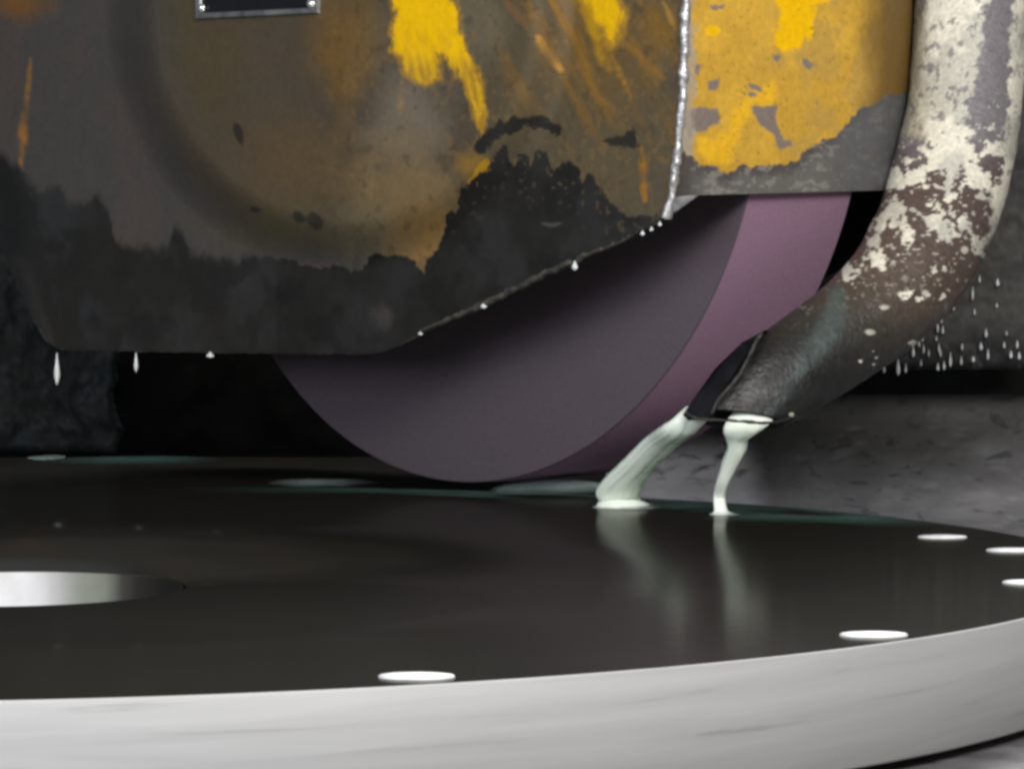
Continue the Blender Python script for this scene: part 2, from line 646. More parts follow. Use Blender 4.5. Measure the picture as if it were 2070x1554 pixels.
# sloping splash tray behind the disc, rising under the wet apron
n_, m_ = 150, 260
tx = np.linspace(0.5, 6.0, m_)[None, :] * H + np.zeros((n_, 1))
rx_ = np.clip((DR + 0.10 * H) ** 2 - (tx - DC[0]) ** 2, 0, None)
tstart = np.where(tx > DC[0] + DR + 0.10 * H, 10.6 * H, np.maximum(DC[1] + np.sqrt(rx_), 10.6 * H))
tstart = np.minimum(tstart, 14.95 * H)
q = np.linspace(0, 1, n_)[:, None] + 0 * tx
qa = np.clip(q / 0.35, 0, 1); qb = np.clip((q - 0.35) / 0.65, 0, 1) * math.radians(86)
ty = tstart + (15.0 * H - tstart) * qa + 1.6 * H * np.sin(qb)
tz = -0.20 * H + np.minimum((15.0 * H - ty) * -0.06, 0) * (qa < 1) + 0.66 * H * (1 - np.cos(qb))
tz = np.maximum(tz, -0.36 * H)
lump = 0.016 * H * (fbm(tx / H * 5, q * 9, 3, 4) - 0.5) - 0.012 * H * sstep(.66, .76, fbm(tx / H * 9, q * 17, 6, 3))
tz = tz + lump * np.cos(qb); ty = ty - lump * np.sin(qb)
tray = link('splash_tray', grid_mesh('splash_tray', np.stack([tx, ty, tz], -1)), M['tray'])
tag(tray, 'pitted grey iron tray sloping up behind the disc at the right', None, None, 'structure')

# black ledge behind the wheel, wet
bm = bmesh.new()
box_bm(bm, -4.2 * H, 0.52 * H, 14.5 * H, 18.4 * H, -0.30 * H, -0.028 * H)
ledge = link('wet_ledge', bm_mesh('wet_ledge', bm, 0.01 * H), M['disc_top'], smooth=False)
tag(ledge, 'black wet ledge behind the disc under the guard', 'ledge')

# back wall of the machine, unlit
bm = bmesh.new()
box_bm(bm, -1.6, 2.2, 24.0 * H, 24.6 * H, -0.40 * H, 9 * H)
wall = link('rear_wall', bm_mesh('rear_wall', bm), plain('sooty_rear_wall', (0.035, 0.034, 0.031), rough=0.8, var=0.5, scale=25, spec=0.1), smooth=False)
tag(wall, 'black rear wall of the machine in shadow', None, None, 'structure')


def iron_block(name, pxs, pys, Y, depth, colf, amp, seed, n=(160, 160)):
    """cast iron body whose front face is uneven; closed sides and back"""
    gx = np.linspace(*pxs, n[1])[None, :] + np.zeros((n[0], 1))
    gy = np.linspace(*pys, n[0])[:, None] + np.zeros((1, n[1]))
    fx = np.linspace(0, 1, n[1])[None, :] ** 3
    P = at(gx + 46 * fx * (fbm(gy / 45, gy * 0 + 2, seed + 9, 4) - .5), gy, np.full(gx.shape, Y))
    d = (fbm(gx / 38, gy / 38, seed, 4) - 0.5) * amp * H
    edge = np.minimum.reduce([gx - pxs[0], pxs[1] - gx, gy - pys[0], pys[1] - gy])
    e = np.clip(edge / 16, 0, 1)
    P[..., 1] += d + (1 - np.sqrt(1 - (1 - e) ** 2)) * 0 + (1 - e) ** 2 * 0.04 * H
    C = colf(gx, gy)
    # skirt back
    def back(r):
        q = P[r].copy(); q[..., 1] = (Y + depth) * H; return q
    full = np.zeros((n[0] + 2, n[1] + 2, 3)); fc = np.zeros_like(full)
    full[1:-1, 1:-1] = P; fc[1:-1, 1:-1] = C
    full[0] = full[1]; full[-1] = full[-2]; fc[0] = fc[1]; fc[-1] = fc[-2]
    full[:, 0] = full[:, 1]; full[:, -1] = full[:, -2]; fc[:, 0] = fc[:, 1]; fc[:, -1] = fc[:, -2]
    full[0, 0] = P[0, 0]; full[0, -1] = P[0, -1]; full[-1, 0] = P[-1, 0]; full[-1, -1] = P[-1, -1]
    for sl in ((0, slice(None)), (-1, slice(None)), (slice(None), 0), (slice(None), -1)):
        full[sl + (1,)] = (Y + depth) * H
        full[sl + (0,)] *= 1.0 + 1.2 * depth / Y
    return link(name, grid_mesh(name, full, fc), M['iron'])


def col_left(X, Y):
    c = np.zeros(X.shape + (3,)) + srgb(42, 42, 40)
    n = fbm(X / 60, Y / 60, 21, 4)
    c = mix(c, srgb(34, 40, 40), sstep(0.5, 0.62, n))
    c = mix(c, srgb(54, 56, 54), sstep(0.60, 0.78, fbm(X / 22, Y / 22, 25, 3)) * .6)
    c = mix(c, srgb(28, 30, 30), sstep(0.50, 0.70, fbm(X / 26, Y / 26, 29, 3)))
    return c


lb = iron_block('rough_column', (-340, 238), (-260, 916), 19.2, 3.0, col_left, 0.06, 5)
tag(lb, 'rough dark crusted iron column at the far left below the guard', 'machine column')


def col_right(X, Y):
    c = np.zeros(X.shape + (3,)) + srgb(74, 73, 70)
    n = fbm(X / 90, Y / 90, 41, 4)
    c = mix(c, srgb(60, 60, 60), sstep(0.45, 0.6, n))
    c = mix(c, srgb(36, 36, 38), sstep(640, 745, Y + 60 * (fbm(X / 40, Y / 40, 43) - .5)))
    c = mix(c, srgb(90, 90, 88), sstep(0.63, 0.72, fbm(X / 16, Y / 22, 47, 3)) * 0.5)
    return c


ap = iron_block('wet_apron', (1500, 2420), (-500, 748), 16.1, 3.0, col_right, 0.05, 11, (200, 150))
tag(ap, 'wet dark grey machine head right of the pipe, its lower edge dripping', 'machine head')

# ================================================================== grinding wheel
wh = bpy.data.meshes.new('grinding_wheel')
cc = 0.012 * H
prof = [(WR * 0.22, 0), (WR - cc, 0), (WR - cc * 0.3, cc * 0.3), (WR, cc), (WR, WT - cc), (WR - cc, WT), (WR * 0.22, WT), (WR * 0.22, 0)]
wh = lathe('grinding_wheel', prof, 256)
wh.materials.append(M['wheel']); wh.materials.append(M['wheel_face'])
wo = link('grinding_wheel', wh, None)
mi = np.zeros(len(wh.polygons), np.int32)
mi[:768] = 1                                       # front side face, darker base colour stands for its shade beside the lit rim
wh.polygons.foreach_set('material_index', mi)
wc = WBOT + np.array([0, 0, WR])
wo.location = wc
wo.rotation_euler = Vector(AX).to_track_quat('Z', 'Y').to_euler()
tag(wo, 'wide mauve grinding wheel showing below the yellow guard', 'grinding wheel')
md = wo.modifiers.new('hard', 'EDGE_SPLIT')
md.split_angle = math.radians(40)

# ================================================================== guard
gbase = gp(np.array(700.), np.array(714.))
guard = thing('wheel_guard', gbase, 'big wheel guard in dirty chipped yellow paint with black soot along its bottom', 'machine guard')


def yb(x):
    return interp(x, [(-60, 330), (-25, 430), (0, 500), (30, 570), (60, 632), (95, 690), (125, 706), (430, 712), (740, 715), (775, 708), (810, 693),
                      (860, 668), (930, 636), (1000, 606), (1070, 570), (1140, 536), (1220, 503), (1300, 466), (1345, 440), (1420, 402)])


def xr(y):
    return interp(y, [(-400, 1389), (0, 1385), (120, 1381), (200, 1378), (300, 1369), (400, 1356), (440, 1345), (800, 1345)])


nr, nc = 330, 540
S = np.linspace(0, 1, nc)[None, :] + np.zeros((nr, 1))
T = np.linspace(0, 1, nr)[:, None] + np.zeros((1, nc))
XL, YT = -60.0, -330.0
X = XL + S * (1385 - XL)
for _ in range(30):
    Yp = YT + T * (yb(X) - YT)
    X = XL + S * (xr(Yp) - XL)
GX, GY = X, Yp


def boss(X, Y):
    rho = np.hypot((X - 690) / 468, (Y - 20) / 522)
    return 0.15 * H * (1 - sstep(0.80, 1.02, rho)), rho


def soot_line(x):
    return interp(x, [(-60, 270), (-20, 290), (10, 312), (40, 335), (80, 388), (95, 374), (120, 376), (140, 400), (168, 408), (195, 392), (220, 420),
                      (230, 470), (250, 490), (300, 496), (340, 490), (350, 452), (364, 456), (385, 500), (430, 510), (480, 530), (490, 514), (550, 515),
                      (600, 530), (640, 537), (690, 546), (735, 542), (745, 514), (790, 510), (840, 522), (858, 550), (864, 520), (893, 492), (903, 440), (926, 416),
                      (929, 372), (950, 378), (958, 356), (985, 350), (1000, 312), (1018, 294), (1030, 318), (1041, 335), (1052, 304), (1066, 312),
                      (1073, 332), (1083, 298), (1104, 304), (1118, 345), (1140, 326), (1172, 340), (1168, 366), (1190, 350), (1206, 358), (1228, 395), (1255, 425), (1300, 440), (1400, 430)])


def paint_front(X, Y):
    n_l = fbm(X / 260, Y / 260, 1, 4)
    n_m = fbm(X / 90, Y / 110, 2, 4)
    n_s = fbm(X / 22, Y / 30, 3, 4)
    c = np.zeros(X.shape + (3,)) + srgb(74, 71, 68)
    c = mix(c, srgb(84, 72, 66), sstep(0.45, 0.65, n_m) * 0.5)
    rho = boss(X, Y)[1]
    # film of old oil over the boss and the right side: olive and brown
    olive = sstep(0.95, 1.03, 1.9 - rho) * sstep(250, 420, X + 0 * Y)
    c = mix(c, srgb(80, 70, 54), np.clip(olive, 0, 1) * 0.75)
    right = sstep(880, 1080, X + 60 * (n_m - .5))
    c = mix(c, srgb(88, 78, 58), right * 0.8)
    # streaked ochre paint wearing through on the right, running down to the right
    u = (X - 0.50 * Y); v = Y
    st = fbm(u / 26, v / 170, 8, 4)
    reg = sstep(930, 1180, X) * sstep(330, 120, Y - 0.12 * (X - 1100))
    c = mix(c, srgb(124, 92, 40), sstep(0.36, 0.70, st + 0.06 * (n_s - .5)) * reg * 0.75)
    c = mix(c, srgb(150, 106, 36), sstep(0.54, 0.70, st) * reg * 0.4)
    # orange brown haze
    for cx, cy, rx, ry, col, k in ((600, 330, 150, 110, srgb(100, 79, 50), .7), (430, 110, 90, 160, srgb(84, 74, 44), .6), (700, 90, 70, 140, srgb(122, 90, 36), .8),
                                   (830, 250, 95, 140, srgb(118, 108, 94), 1.0), (860, 60, 130, 60, srgb(120, 105, 75), .6), (830, 400, 130, 120, srgb(126, 104, 68), .9),
                                   (840, 490, 70, 70, srgb(142, 108, 56), .9), (970, 60, 50, 90, srgb(112, 104, 84), .7), (745, 470, 90, 60, srgb(108, 98, 76), .8),
                                   (560, 450, 160, 60, srgb(84, 76, 54), .8), (25, 5, 70, 45, srgb(128, 84, 30), .9), (1150, 370, 130, 60, srgb(104, 88, 56), .7),
                                   (1330, 60, 50, 90, srgb(134, 98, 34), .8), (950, 330, 40, 30, srgb(150, 112, 40), .8), (1230, 110, 110, 130, srgb(118, 88, 34), .6)):
        d = np.hypot((X - cx) / rx, (Y - cy) / ry) / 1.35 + 1.0 * (n_m - .5) + 0.15 * (n_s - .5)
        c = mix(c, col, sstep(1.05, 0.10, d) * k * .8)
    # grain of small ochre chips
    c = mix(c, srgb(140, 108, 60), sstep(0.62, 0.74, fbm(X / 13, Y / 17, 61, 3)) * sstep(560, 760, X) * sstep(480, 300, Y) * 0.25)
    c = mix(c, srgb(58, 52, 44), sstep(0.64, 0.76, fbm(X / 15, Y / 20, 66, 3)) * sstep(560, 760, X) * 0.35)
    # bright paint left in big patches
    yel = srgb(243, 190, 2); och = srgb(196, 148, 34)
    warpx = X + 20 * (fbm(X / 16, Y / 30, 71) - .5) + 12 * (fbm(X / 5, Y / 9, 72, 2) - .5)
    warpy = Y + 24 * (fbm(X / 14, Y / 14, 73) - .5)
    p1 = [(783, -340), (922, -340), (913, 0), (927, 40), (940, 88), (969, 162), (979, 230), (976, 268), (966, 240), (947, 190), (925, 152), (906, 122), (893, 108), (884, 112), (888, 159), (859, 172), (835, 164), (812, 146), (804, 118), (789, 105), (797, 30), (791, 0)]
    s1 = spoly(warpx, warpy, p1)
    fade = sstep(95, 150, Y)
    c = mix(c, och * (1 - .25 * 0) , sstep(-12, 5, s1) * 0.75)
    brush = sstep(.36, .62, fbm(X / 9 - Y / 40, Y / 60, 75, 3))
    c = mix(c, yel, sstep(-2, 7, s1) * (1 - fade * (.55 + .45 * brush)) * (1 - .25 * brush * sstep(30, 100, Y)))
    p2 = [(1165, -340), (1262, -340), (1248, 0), (1262, 34), (1250, 62), (1236, 92), (1222, 60), (1200, 44), (1186, 20), (1178, 0)]
    s2 = spoly(warpx, warpy, p2)
    c = mix(c, och, sstep(-22, 4, s2) * 0.7)
    c = mix(c, srgb(226, 176, 4), sstep(-3, 10, s2))
    for x0, y0, x1, y1, wd, col, k in ((1086, 74, 1134, 142, 7, srgb(172, 126, 58), .9), (1020, 0, 1070, 60, 6, srgb(120, 88, 60), .8), (1205, 70, 1232, 140, 12, srgb(168, 126, 30), .8), (1236, 110, 1275, 196, 5, srgb(166, 120, 40), .85), (1268, 90, 1340, 160, 7, srgb(146, 104, 42), .6),
                                      (62, 120, 44, 335, 4.5, srgb(140, 102, 52), .9), (46, 230, 42, 330, 6, srgb(160, 110, 56), .9), (1296, 298, 1304, 405, 6, srgb(150, 104, 40), .9), (974, 236, 976, 262, 4, srgb(164, 118, 40), .9),
                                      (1190, 10, 1216, 130, 9, srgb(176, 136, 22), .7), (812, 165, 808, 240, 5, srgb(150, 122, 80), .5), (1340, 5, 1365, 60, 5, srgb(186, 140, 60), .5)):
        dd = polydist(X, Y, [(x0, y0), (x1, y1)], False)
        tt = np.clip(((X - x0) * (x1 - x0) + (Y - y0) * (y1 - y0)) / ((x1 - x0) ** 2 + (y1 - y0) ** 2), 0, 1)
        ww = wd * (0.45 + 1.1 * n_s) * (0.5 + 1.0 * np.sin(np.pi * np.clip(tt, .04, .96)) ** .5)
        c = mix(c, col, sstep(1.5, 0.1, dd / ww) * k * (0.55 + 0.9 * sstep(.35, .6, n_s)) / 1.35)
    pp = spoly(warpx, warpy, [(950, 372), (962, 345), (985, 325), (1012, 315), (1000, 350), (975, 368)])
    c = mix(c, srgb(176, 134, 30), sstep(-6, 4, pp) * .9)
    # black soot rising from the lower edge with a scalloped top
    wob = 26 * (fbm(X / 20, Y * 0 + 5, 81, 3) - .5) + 16 * (fbm(X / 9, Y / 9, 83, 2) - .5)
    left = sstep(560, 470, X)
    dS = Y + wob - soot_line(X + 8 * (fbm(X / 7, Y / 12, 84, 2) - .5))
    sc = np.zeros(X.shape + (3,)) + srgb(36, 35, 33)
    sc = mix(sc, srgb(45, 45, 44), sstep(0.42, 0.70, fbm(X / 90, Y / 130, 86, 3)) * 0.8)
    sc = mix(sc, srgb(50, 51, 53), sstep(0.48, 0.74, fbm(X / 60, Y / 110, 87, 3)) * left * 0.6)
    sc = mix(sc, srgb(29, 28, 27), sstep(0.46, 0.70, fbm(X / 50, Y / 60, 88, 3)) * 0.7)
    sk = polydist(X, Y, [(40, 530), (70, 610), (100, 690)], False)
    sc = mix(sc, srgb(54, 53, 48), sstep(16, 2, sk + 10 * (n_s - .5)) * .7)
    sc = mix(sc, srgb(22, 23, 24), sstep(70, 0, X + 40 * (n_m - .5) - .12 * (Y - 400)) * .8)
    sc = mix(sc, srgb(70, 64, 62), sstep(1.0, .2, np.hypot((X - 775) / 28, (Y - 640) / 34) + (n_s - .5)) * .8)
    sc = mix(sc, srgb(78, 76, 74), sstep(1.1, .5, np.hypot((X - 1115) / 26, (Y - 455 + 0.01 * (X - 1115) ** 2) / 5)) * .8)
    ch_ = sstep(0.70, 0.735, fbm(X / 9, Y / 10, 91, 2)) * sstep(130, 30, dS) * sstep(900, 940, X)
    soot = sstep(-2 - 8 * left, 4 + 14 * left, dS) * (1 - 0.5 * ch_)
    soot = soot * np.where(X < 560, 0.93, 1.0)
    c = mix(c, sc, soot)
    # black arch and smudges
    ar = polydist(warpx, warpy, [(976, 296), (992, 272), (1020, 258), (1058, 247), (1100, 250), (1128, 264)], False)
    c = mix(c, srgb(38, 36, 34), sstep(15, 10, ar))
    tri = spoly(warpx, warpy, [(1222, 286), (1262, 268), (1284, 260), (1292, 296), (1258, 294), (1240, 300)])
    c = mix(c, srgb(44, 42, 37), sstep(-4, 3, tri))
    for mx_, my_, rx, ry in ((482, 270, 9, 26), (606, 440, 14, 12), (634, 444, 16, 18), (518, 424, 12, 7)):
        d = np.hypot((X - mx_ - 0.3 * (Y - my_)) / rx, (Y - my_) / ry) + (n_s - .5) * 1.2
        c = mix(c, srgb(40, 39, 34), sstep(1.1, 0.7, d) * .8)
    c *= (0.93 + 0.14 * fbm(X / 7, Y / 11, 95, 3))[..., None]
    return c


gh = boss(GX, GY)[0]
dent = 0.010 * H * (fbm(GX / 150, GY / 150, 101, 3) - .5)
FP = gp(GX, GY, gh + dent)
front = link('front_cover', grid_mesh('front_cover', FP, paint_front(GX, GY)), M['guard'], guard)

# rolled lower lip: a thin edge bead following the cut of the front sheet
def bead(name, pts, rad, mat, parent, bump=0.0, seed=0, seg=10):
    pts = np.array(pts)
    n = len(pts)
    tan = np.gradient(pts, axis=0)
    tan /= np.linalg.norm(tan, axis=1)[:, None]
    nn = np.array(NRM)
    bi = np.cross(tan, nn); bi /= np.linalg.norm(bi, axis=1)[:, None]
    n2 = np.cross(bi, tan)
    th = np.linspace(0, 2 * np.pi, seg, endpoint=False)
    r = np.asarray(rad) * np.ones(n)
    rr = r[:, None] * (1 + bump * (fbm(np.arange(n)[:, None] / 5.0 + 0 * th, np.cos(th)[None] * 1.5 + 0 * np.arange(n)[:, None], seed, 3) - .5) * 2)
    P = pts[:, None] + rr[..., None] * (np.cos(th)[None, :, None] * bi[:, None] + np.sin(th)[None, :, None] * n2[:, None])
    return link(name, grid_mesh(name, P, closed_v=True), mat, parent)


ex = np.linspace(70, 1346, 420)
lowpts = gp(ex, yb(ex) - 1.0, np.full(ex.shape, -0.012 * H))
bead('lower_lip', lowpts, 0.0075 * H * (1 + 1.1 * sstep(700, 1000, ex) * sstep(1345, 1150, ex)), M['lip'], guard, 0.8, 5)
ey = np.linspace(-330, 440, 300)
edgepts = gp(xr(ey) + 2, ey, np.full(ey.shape, -0.008 * H))
bead('edge_seam', edgepts, 0.0165 * H * (0.75 + 0.9 * fbm(ey / 40, ey * 0 + 3, 77, 3)), M['bright'], guard, 0.38, 9, 12)

# side plate: the band that closes the guard on the right, running back along the axis
ns, nt_ = 300, 300
Tq = np.linspace(0, 1, nt_)[None, :] + np.zeros((ns, 1))
Sq = np.linspace(0, 1, ns)[:, None] + np.zeros((1, nt_))
# heights on the front edge: parametrise by photograph row, then carried back along the axis
ybot = 396 - 0 * Tq
yrow = -330 + Sq * (ybot + 330)
front_edge = gp(xr(yrow) + 6, yrow, np.full(yrow.shape, -0.012 * H))
SA = YAW
SDIR = np.array([math.sin(SA), math.cos(SA), 0.0])
SL = 1.93 * H
SPt = front_edge + (Tq * SL)[..., None] * SDIR
# cut the lower edge obliquely: it rises towards the back
rise = 0.075 * H * Tq
zt = SPt[0, :, 2]
frac = Sq
SPt[..., 2] += rise * frac
# slight inward curl at the back
curl = np.clip((Tq - 0.68) / 0.32, 0, 1) ** 2
SPt -= (curl * 0.30 * H)[..., None] * TN


def project(P):
    d = P - EYE
    z = d[..., 1] * CP - d[..., 2] * SP
    x = d[..., 0]
    y = d[..., 1] * SP + d[..., 2] * CP
    return 1035 + FPX * x / z, 777 - FPX * y / z


def paint_side(X, Y):
    n_m = fbm(X / 70, Y / 80, 111, 4); n_s = fbm(X / 18, Y / 20, 112, 4)
    c = np.zeros(X.shape + (3,)) + srgb(210, 164, 62)
    c = mix(c, srgb(226, 178, 66), sstep(.4, .6, n_m) * .8)
    c = mix(c, srgb(196, 158, 78), sstep(.45, .65, fbm(X / 40, Y / 60, 113, 4)) * sstep(1480, 1640, X) * .8)
    wx = X + 26 * (fbm(X / 20, Y / 20, 115, 3) - .5) + 12 * (fbm(X / 6, Y / 6, 116, 2) - .5); wy = Y + 26 * (fbm(X / 20, Y / 20, 117, 3) - .5) + 10 * (fbm(X / 6, Y / 6, 118, 2) - .5)
    # shade towards the back, painted in as brown
    c = mix(c, srgb(104, 80, 44), sstep(1715, 1790, X + 40 * (n_m - .5)) * .9)
    br_ = spoly(wx, wy, [(1575, -330), (1680, -330), (1676, 0), (1648, 10), (1644, 62), (1618, 100), (1588, 106), (1562, 98), (1558, 86), (1578, 46), (1566, 0)])
    c = mix(c, srgb(252, 196, 2), sstep(-5, 6, br_))
    c = mix(c, srgb(250, 196, 20), sstep(1.1, .8, np.hypot((X - 1440) / 17, (Y - 63) / 12) + .3 * (n_s - .5)))
    v = spoly(wx, wy, [(1545, 170), (1570, 165), (1565, 215), (1530, 212), (1500, 260), (1478, 330), (1420, 325), (1410, 285), (1470, 262), (1490, 220)])
    c = mix(c, srgb(246, 190, 40), sstep(-8, 8, v) * .9)
    grey = srgb(132, 122, 118)
    for poly in ([(1520, 214), (1572, 212), (1570, 246), (1586, 282), (1600, 286), (1605, 294), (1584, 300), (1572, 306), (1566, 276), (1530, 246)],
                 [(1395, 218), (1450, 222), (1460, 250), (1430, 262), (1400, 272), (1388, 300), (1384, 250)], [(1430, 162), (1456, 160), (1450, 180), (1434, 182)],
                 [(1624, 112), (1634, 122), (1648, 128), (1636, 140), (1622, 128)], [(1437, 10), (1462, 12), (1458, 20), (1440, 20)], [(1402, 132), (1420, 130), (1412, 154), (1404, 150)],
                 [(1512, 170), (1538, 176), (1540, 186), (1518, 184)], [(1512, 190), (1530, 190), (1528, 198), (1516, 198)], [(1560, 112), (1580, 116), (1572, 126), (1562, 124)]):
        c = mix(c, grey, sstep(-3, 3, spoly(wx * .45 + X * .55, wy * .45 + Y * .55, poly)) * .95)
    c = mix(c, srgb(176, 166, 150), sstep(1412, 1392, X + 34 * (fbm(X / 12, Y / 30, 121, 3) - .5)) * .85)
    # bare lower edge and back corner
    yl = interp(X, [(1340, 296), (1395, 312), (1408, 330), (1436, 336), (1470, 352), (1500, 334), (1560, 338), (1600, 332), (1640, 296), (1690, 276), (1712, 250), (1740, 222), (1790, 196), (1900, 160)])
    dB = Y + 22 * (fbm(X / 13, Y / 13, 123, 3) - .5) - yl
    bare = np.zeros(X.shape + (3,)) + srgb(112, 110, 106)
    bare = mix(bare, srgb(86, 78, 78), sstep(30, 4, dB + 8 * (n_s - .5)) * .9)
    bare = mix(bare, srgb(150, 146, 138), sstep(.58, .68, fbm(X / 14, Y / 9, 125, 3)) * .7)
    bare = mix(bare, srgb(70, 60, 56), sstep(1430, 1370, X) * .8)
    bare = mix(bare, srgb(92, 94, 96), sstep(1640, 1740, X) * .7)
    c = mix(c, bare, sstep(-3, 3, dB))
    # pinholes
    c = mix(c, srgb(130, 100, 50), sstep(.78, .84, fbm(X / 7, Y / 7, 127, 2)) * .5)
    c *= (0.9 + 0.2 * fbm(X / 6, Y / 8, 129, 3))[..., None]
    return c


qx, qy = project(SPt)
link('side_plate', grid_mesh('side_plate', SPt, paint_side(qx, qy)), M['guard'], guard)

# small turned-in corner tab below the seam
tabp = [gp(np.array(a), np.array(b), np.array(o_)) for a, b, o_ in ((1362., 398., -0.02 * H), (1412., 394., -0.10 * H), (1347., 441., -0.02 * H))]
bm = bmesh.new()
f0 = [bm.verts.new(p) for p in tabp]
f1 = [bm.verts.new(p + AX * 0.012 * H) for p in tabp]
bm.faces.new(f0); bm.faces.new(f1[::-1])
for i in range(3):
    bm.faces.new((f0[i], f0[(i + 1) % 3], f1[(i + 1) % 3], f1[i]))
link('corner_tab', bm_mesh('corner_tab', bm), M['tab'], guard, smooth=False)

# shell: inner faces, top, left side and back of the guard (dark inside)
bm = bmesh.new()
ox = np.concatenate([np.linspace(-60, 1350, 60)])
fr = [gp(np.array(x), np.array(float(yb(x)) - 4), np.array(-0.03 * H)) for x in ox]
top_l = gp(np.array(-60.), np.array(-330.), np.array(-0.03 * H)); top_r = gp(np.array(1380.), np.array(-330.), np.array(-0.03 * H))
outl = [top_l] + fr + [top_r]
vf = [bm.verts.new(p) for p in outl]
bm.faces.new(vf)                                     # inner face just behind the front sheet
st_, sb_ = SPt[0, -1], SPt[-1, -1]                   # rear edge of the side plate
BK = AX * (GL - 0.06 * H)
e_t = st_ + AX * 0.12 * H
e_b = sb_ + AX * 0.12 * H
vb = [bm.verts.new(p + BK) for p in outl[:-1]]
be_b = bm.verts.new(e_b); be_t = bm.verts.new(e_t)
low = [bm.verts.new(onplane(np.array(a_), np.array(b_), GPL + BK, NRM)) for a_, b_ in ((1660., 455.), (1712., 478.), (1775., 452.))]
bm.faces.new((vb + low + [be_b, be_t])[::-1])
bm.faces.new((vf[0], vf[1], vb[1], vb[0]))            # left side
s_t = bm.verts.new(st_ + AX * 0.004 * H); s_b = bm.verts.new(sb_ + AX * 0.004 * H)
bm.faces.new((s_t, s_b, be_b, be_t))                  # return behind the side plate
bm.faces.new((vf[-1], vf[0], vb[0], be_t, s_t))       # top
link('inner_shell', bm_mesh('inner_shell', bm), M['inside'], guard, smooth=False)

# name plate with two screws, fixed on the boss (its writing is out of the picture)
bo = 0.153 * H
pl = [(398, -110), (648, -122), (647, 28), (399, 40)]
C4 = [gp(np.array(float(a)), np.array(float(b)), np.array(bo)) for a, b in pl]


def quad(u, v, off):
    a = C4[0] * (1 - u) + C4[1] * u; b = C4[3] * (1 - u) + C4[2] * u
    return a * (1 - v) + b * v + NRM * off


bm = bmesh.new()
rings = [(0, 0, 0.0), (0.006, 0.012, 0.016 * H), (0.04, 0.072, 0.016 * H), (0.05, 0.085, 0.006 * H)]
rv = []
for du, dv, of in rings:
    rv.append([bm.verts.new(quad(u, v, of)) for u, v in ((du, dv), (1 - du, dv), (1 - du, 1 - dv), (du, 1 - dv))])
for r0, r1 in zip(rv[:-1], rv[1:]):
    for i in range(4):
        bm.faces.new((r0[i], r0[(i + 1) % 4], r1[(i + 1) % 4], r1[i]))
M['frame'] = plain('dull_aluminium', (0.42, 0.42, 0.42), rough=0.3, metal=0.8, var=0.4, scale=90, bump=0.5)
pframe = link('name_plate', bm_mesh('name_plate', bm), M['frame'], guard, smooth=False)
bm = bmesh.new()
bm.faces.new([bm.verts.new(quad(u, v, 0.007 * H)) for u, v in ((.045, .08), (.955, .08), (.955, .92), (.045, .92))])
link('plate_face', bm_mesh('plate_face', bm), M['plate_black'], pframe, smooth=False)
scp = [(0.024 * H * math.cos(a), 0.02 * H * math.sin(a)) for a in np.linspace(0, math.pi / 2, 7)]
scp[-1] = (0.0003, 0.02 * H)
sm = lathe('screw', scp, 24)
sm.materials.append(M['screw'])
for a, b in ((408, 17), (629, 8)):
    so = bpy.data.objects.new('screw', sm)
    COL.objects.link(so)
    so.parent = pframe
    so.matrix_parent_inverse = pframe.matrix_world.inverted()
    so.location = gp(np.array(float(a)), np.array(float(b)), np.array(bo + 0.014 * H))
    so.rotation_euler = Vector(NRM).to_track_quat('Z', 'Y').to_euler()
    sm.polygons.foreach_set('use_smooth', np.ones(len(sm.polygons), bool))

# ================================================================== coolant pipe and nozzle
SEC = [((1858, -330), (2096, -330), 1.0, 14.6), ((1856, -120), (2092, -120), 1.0, 14.5), ((1850, 0), (2082, 0), 1.0, 14.4), ((1836, 190), (2067, 190), 1.0, 14.25),
       ((1814, 295), (2054, 305), 1.0, 14.15), ((1786, 395), (2026, 425), 1.0, 14.05), ((1756, 465), (1988, 522), .96, 13.9), ((1715, 530), (1934, 612), .92, 13.75),
       ((1655, 590), (1850, 695), .85, 13.6), ((1580, 645), (1742, 772), .75, 13.42), ((1502, 705), (1668, 816), .62, 13.28), ((1432, 775), (1622, 842), .5, 13.2), ((1382, 838), (1586, 858), .42, 13.15)]


def catmull(A, n):
    A = np.array(A, float)
    k = len(A)
    t = np.linspace(0, k - 1, n)
    i = np.clip(np.floor(t).astype(int), 0, k - 2)
    f = (t - i)[:, None]
    p0 = A[np.clip(i - 1, 0, k - 1)]; p1 = A[i]; p2 = A[i + 1]; p3 = A[np.clip(i + 2, 0, k - 1)]
    return 0.5 * (2 * p1 + (p2 - p0) * f + (2 * p0 - 5 * p1 + 4 * p2 - p3) * f ** 2 + (3 * p1 - p0 - 3 * p2 + p3) * f ** 3)


def sweep_pts(sec, n, seg, power=2.0, wob=None):
    A = catmull([(*a, *b, d, z) for a, b, d, z in sec], n)
    L = at(A[:, 0], A[:, 1], A[:, 5]); R = at(A[:, 2], A[:, 3], A[:, 5])
    c = (L + R) / 2; hv = (R - L) / 2
    hw = np.linalg.norm(hv, axis=1)
    th = np.linspace(0, 2 * np.pi, seg, endpoint=False)
    ct, st = np.cos(th), np.sin(th)
    ex = 2.0 / power
    ct = np.sign(ct) * np.abs(ct) ** ex; st = np.sign(st) * np.abs(st) ** ex
    tang = np.gradient(c, axis=0)
    nrm = np.cross(hv, tang); nrm /= np.linalg.norm(nrm, axis=1)[:, None]
    nrm *= -np.sign((nrm @ np.array([0, 1., 0])))[:, None]
    P = c[:, None] + hv[:, None] * ct[None, :, None] + nrm[:, None] * (hw * A[:, 4])[:, None, None] * st[None, :, None]
    if wob is not None:
        P = P + wob(A, th)[..., None] * (hv[:, None] * ct[None, :, None] / hw[:, None, None] + nrm[:, None] * st[None, :, None])
    return P


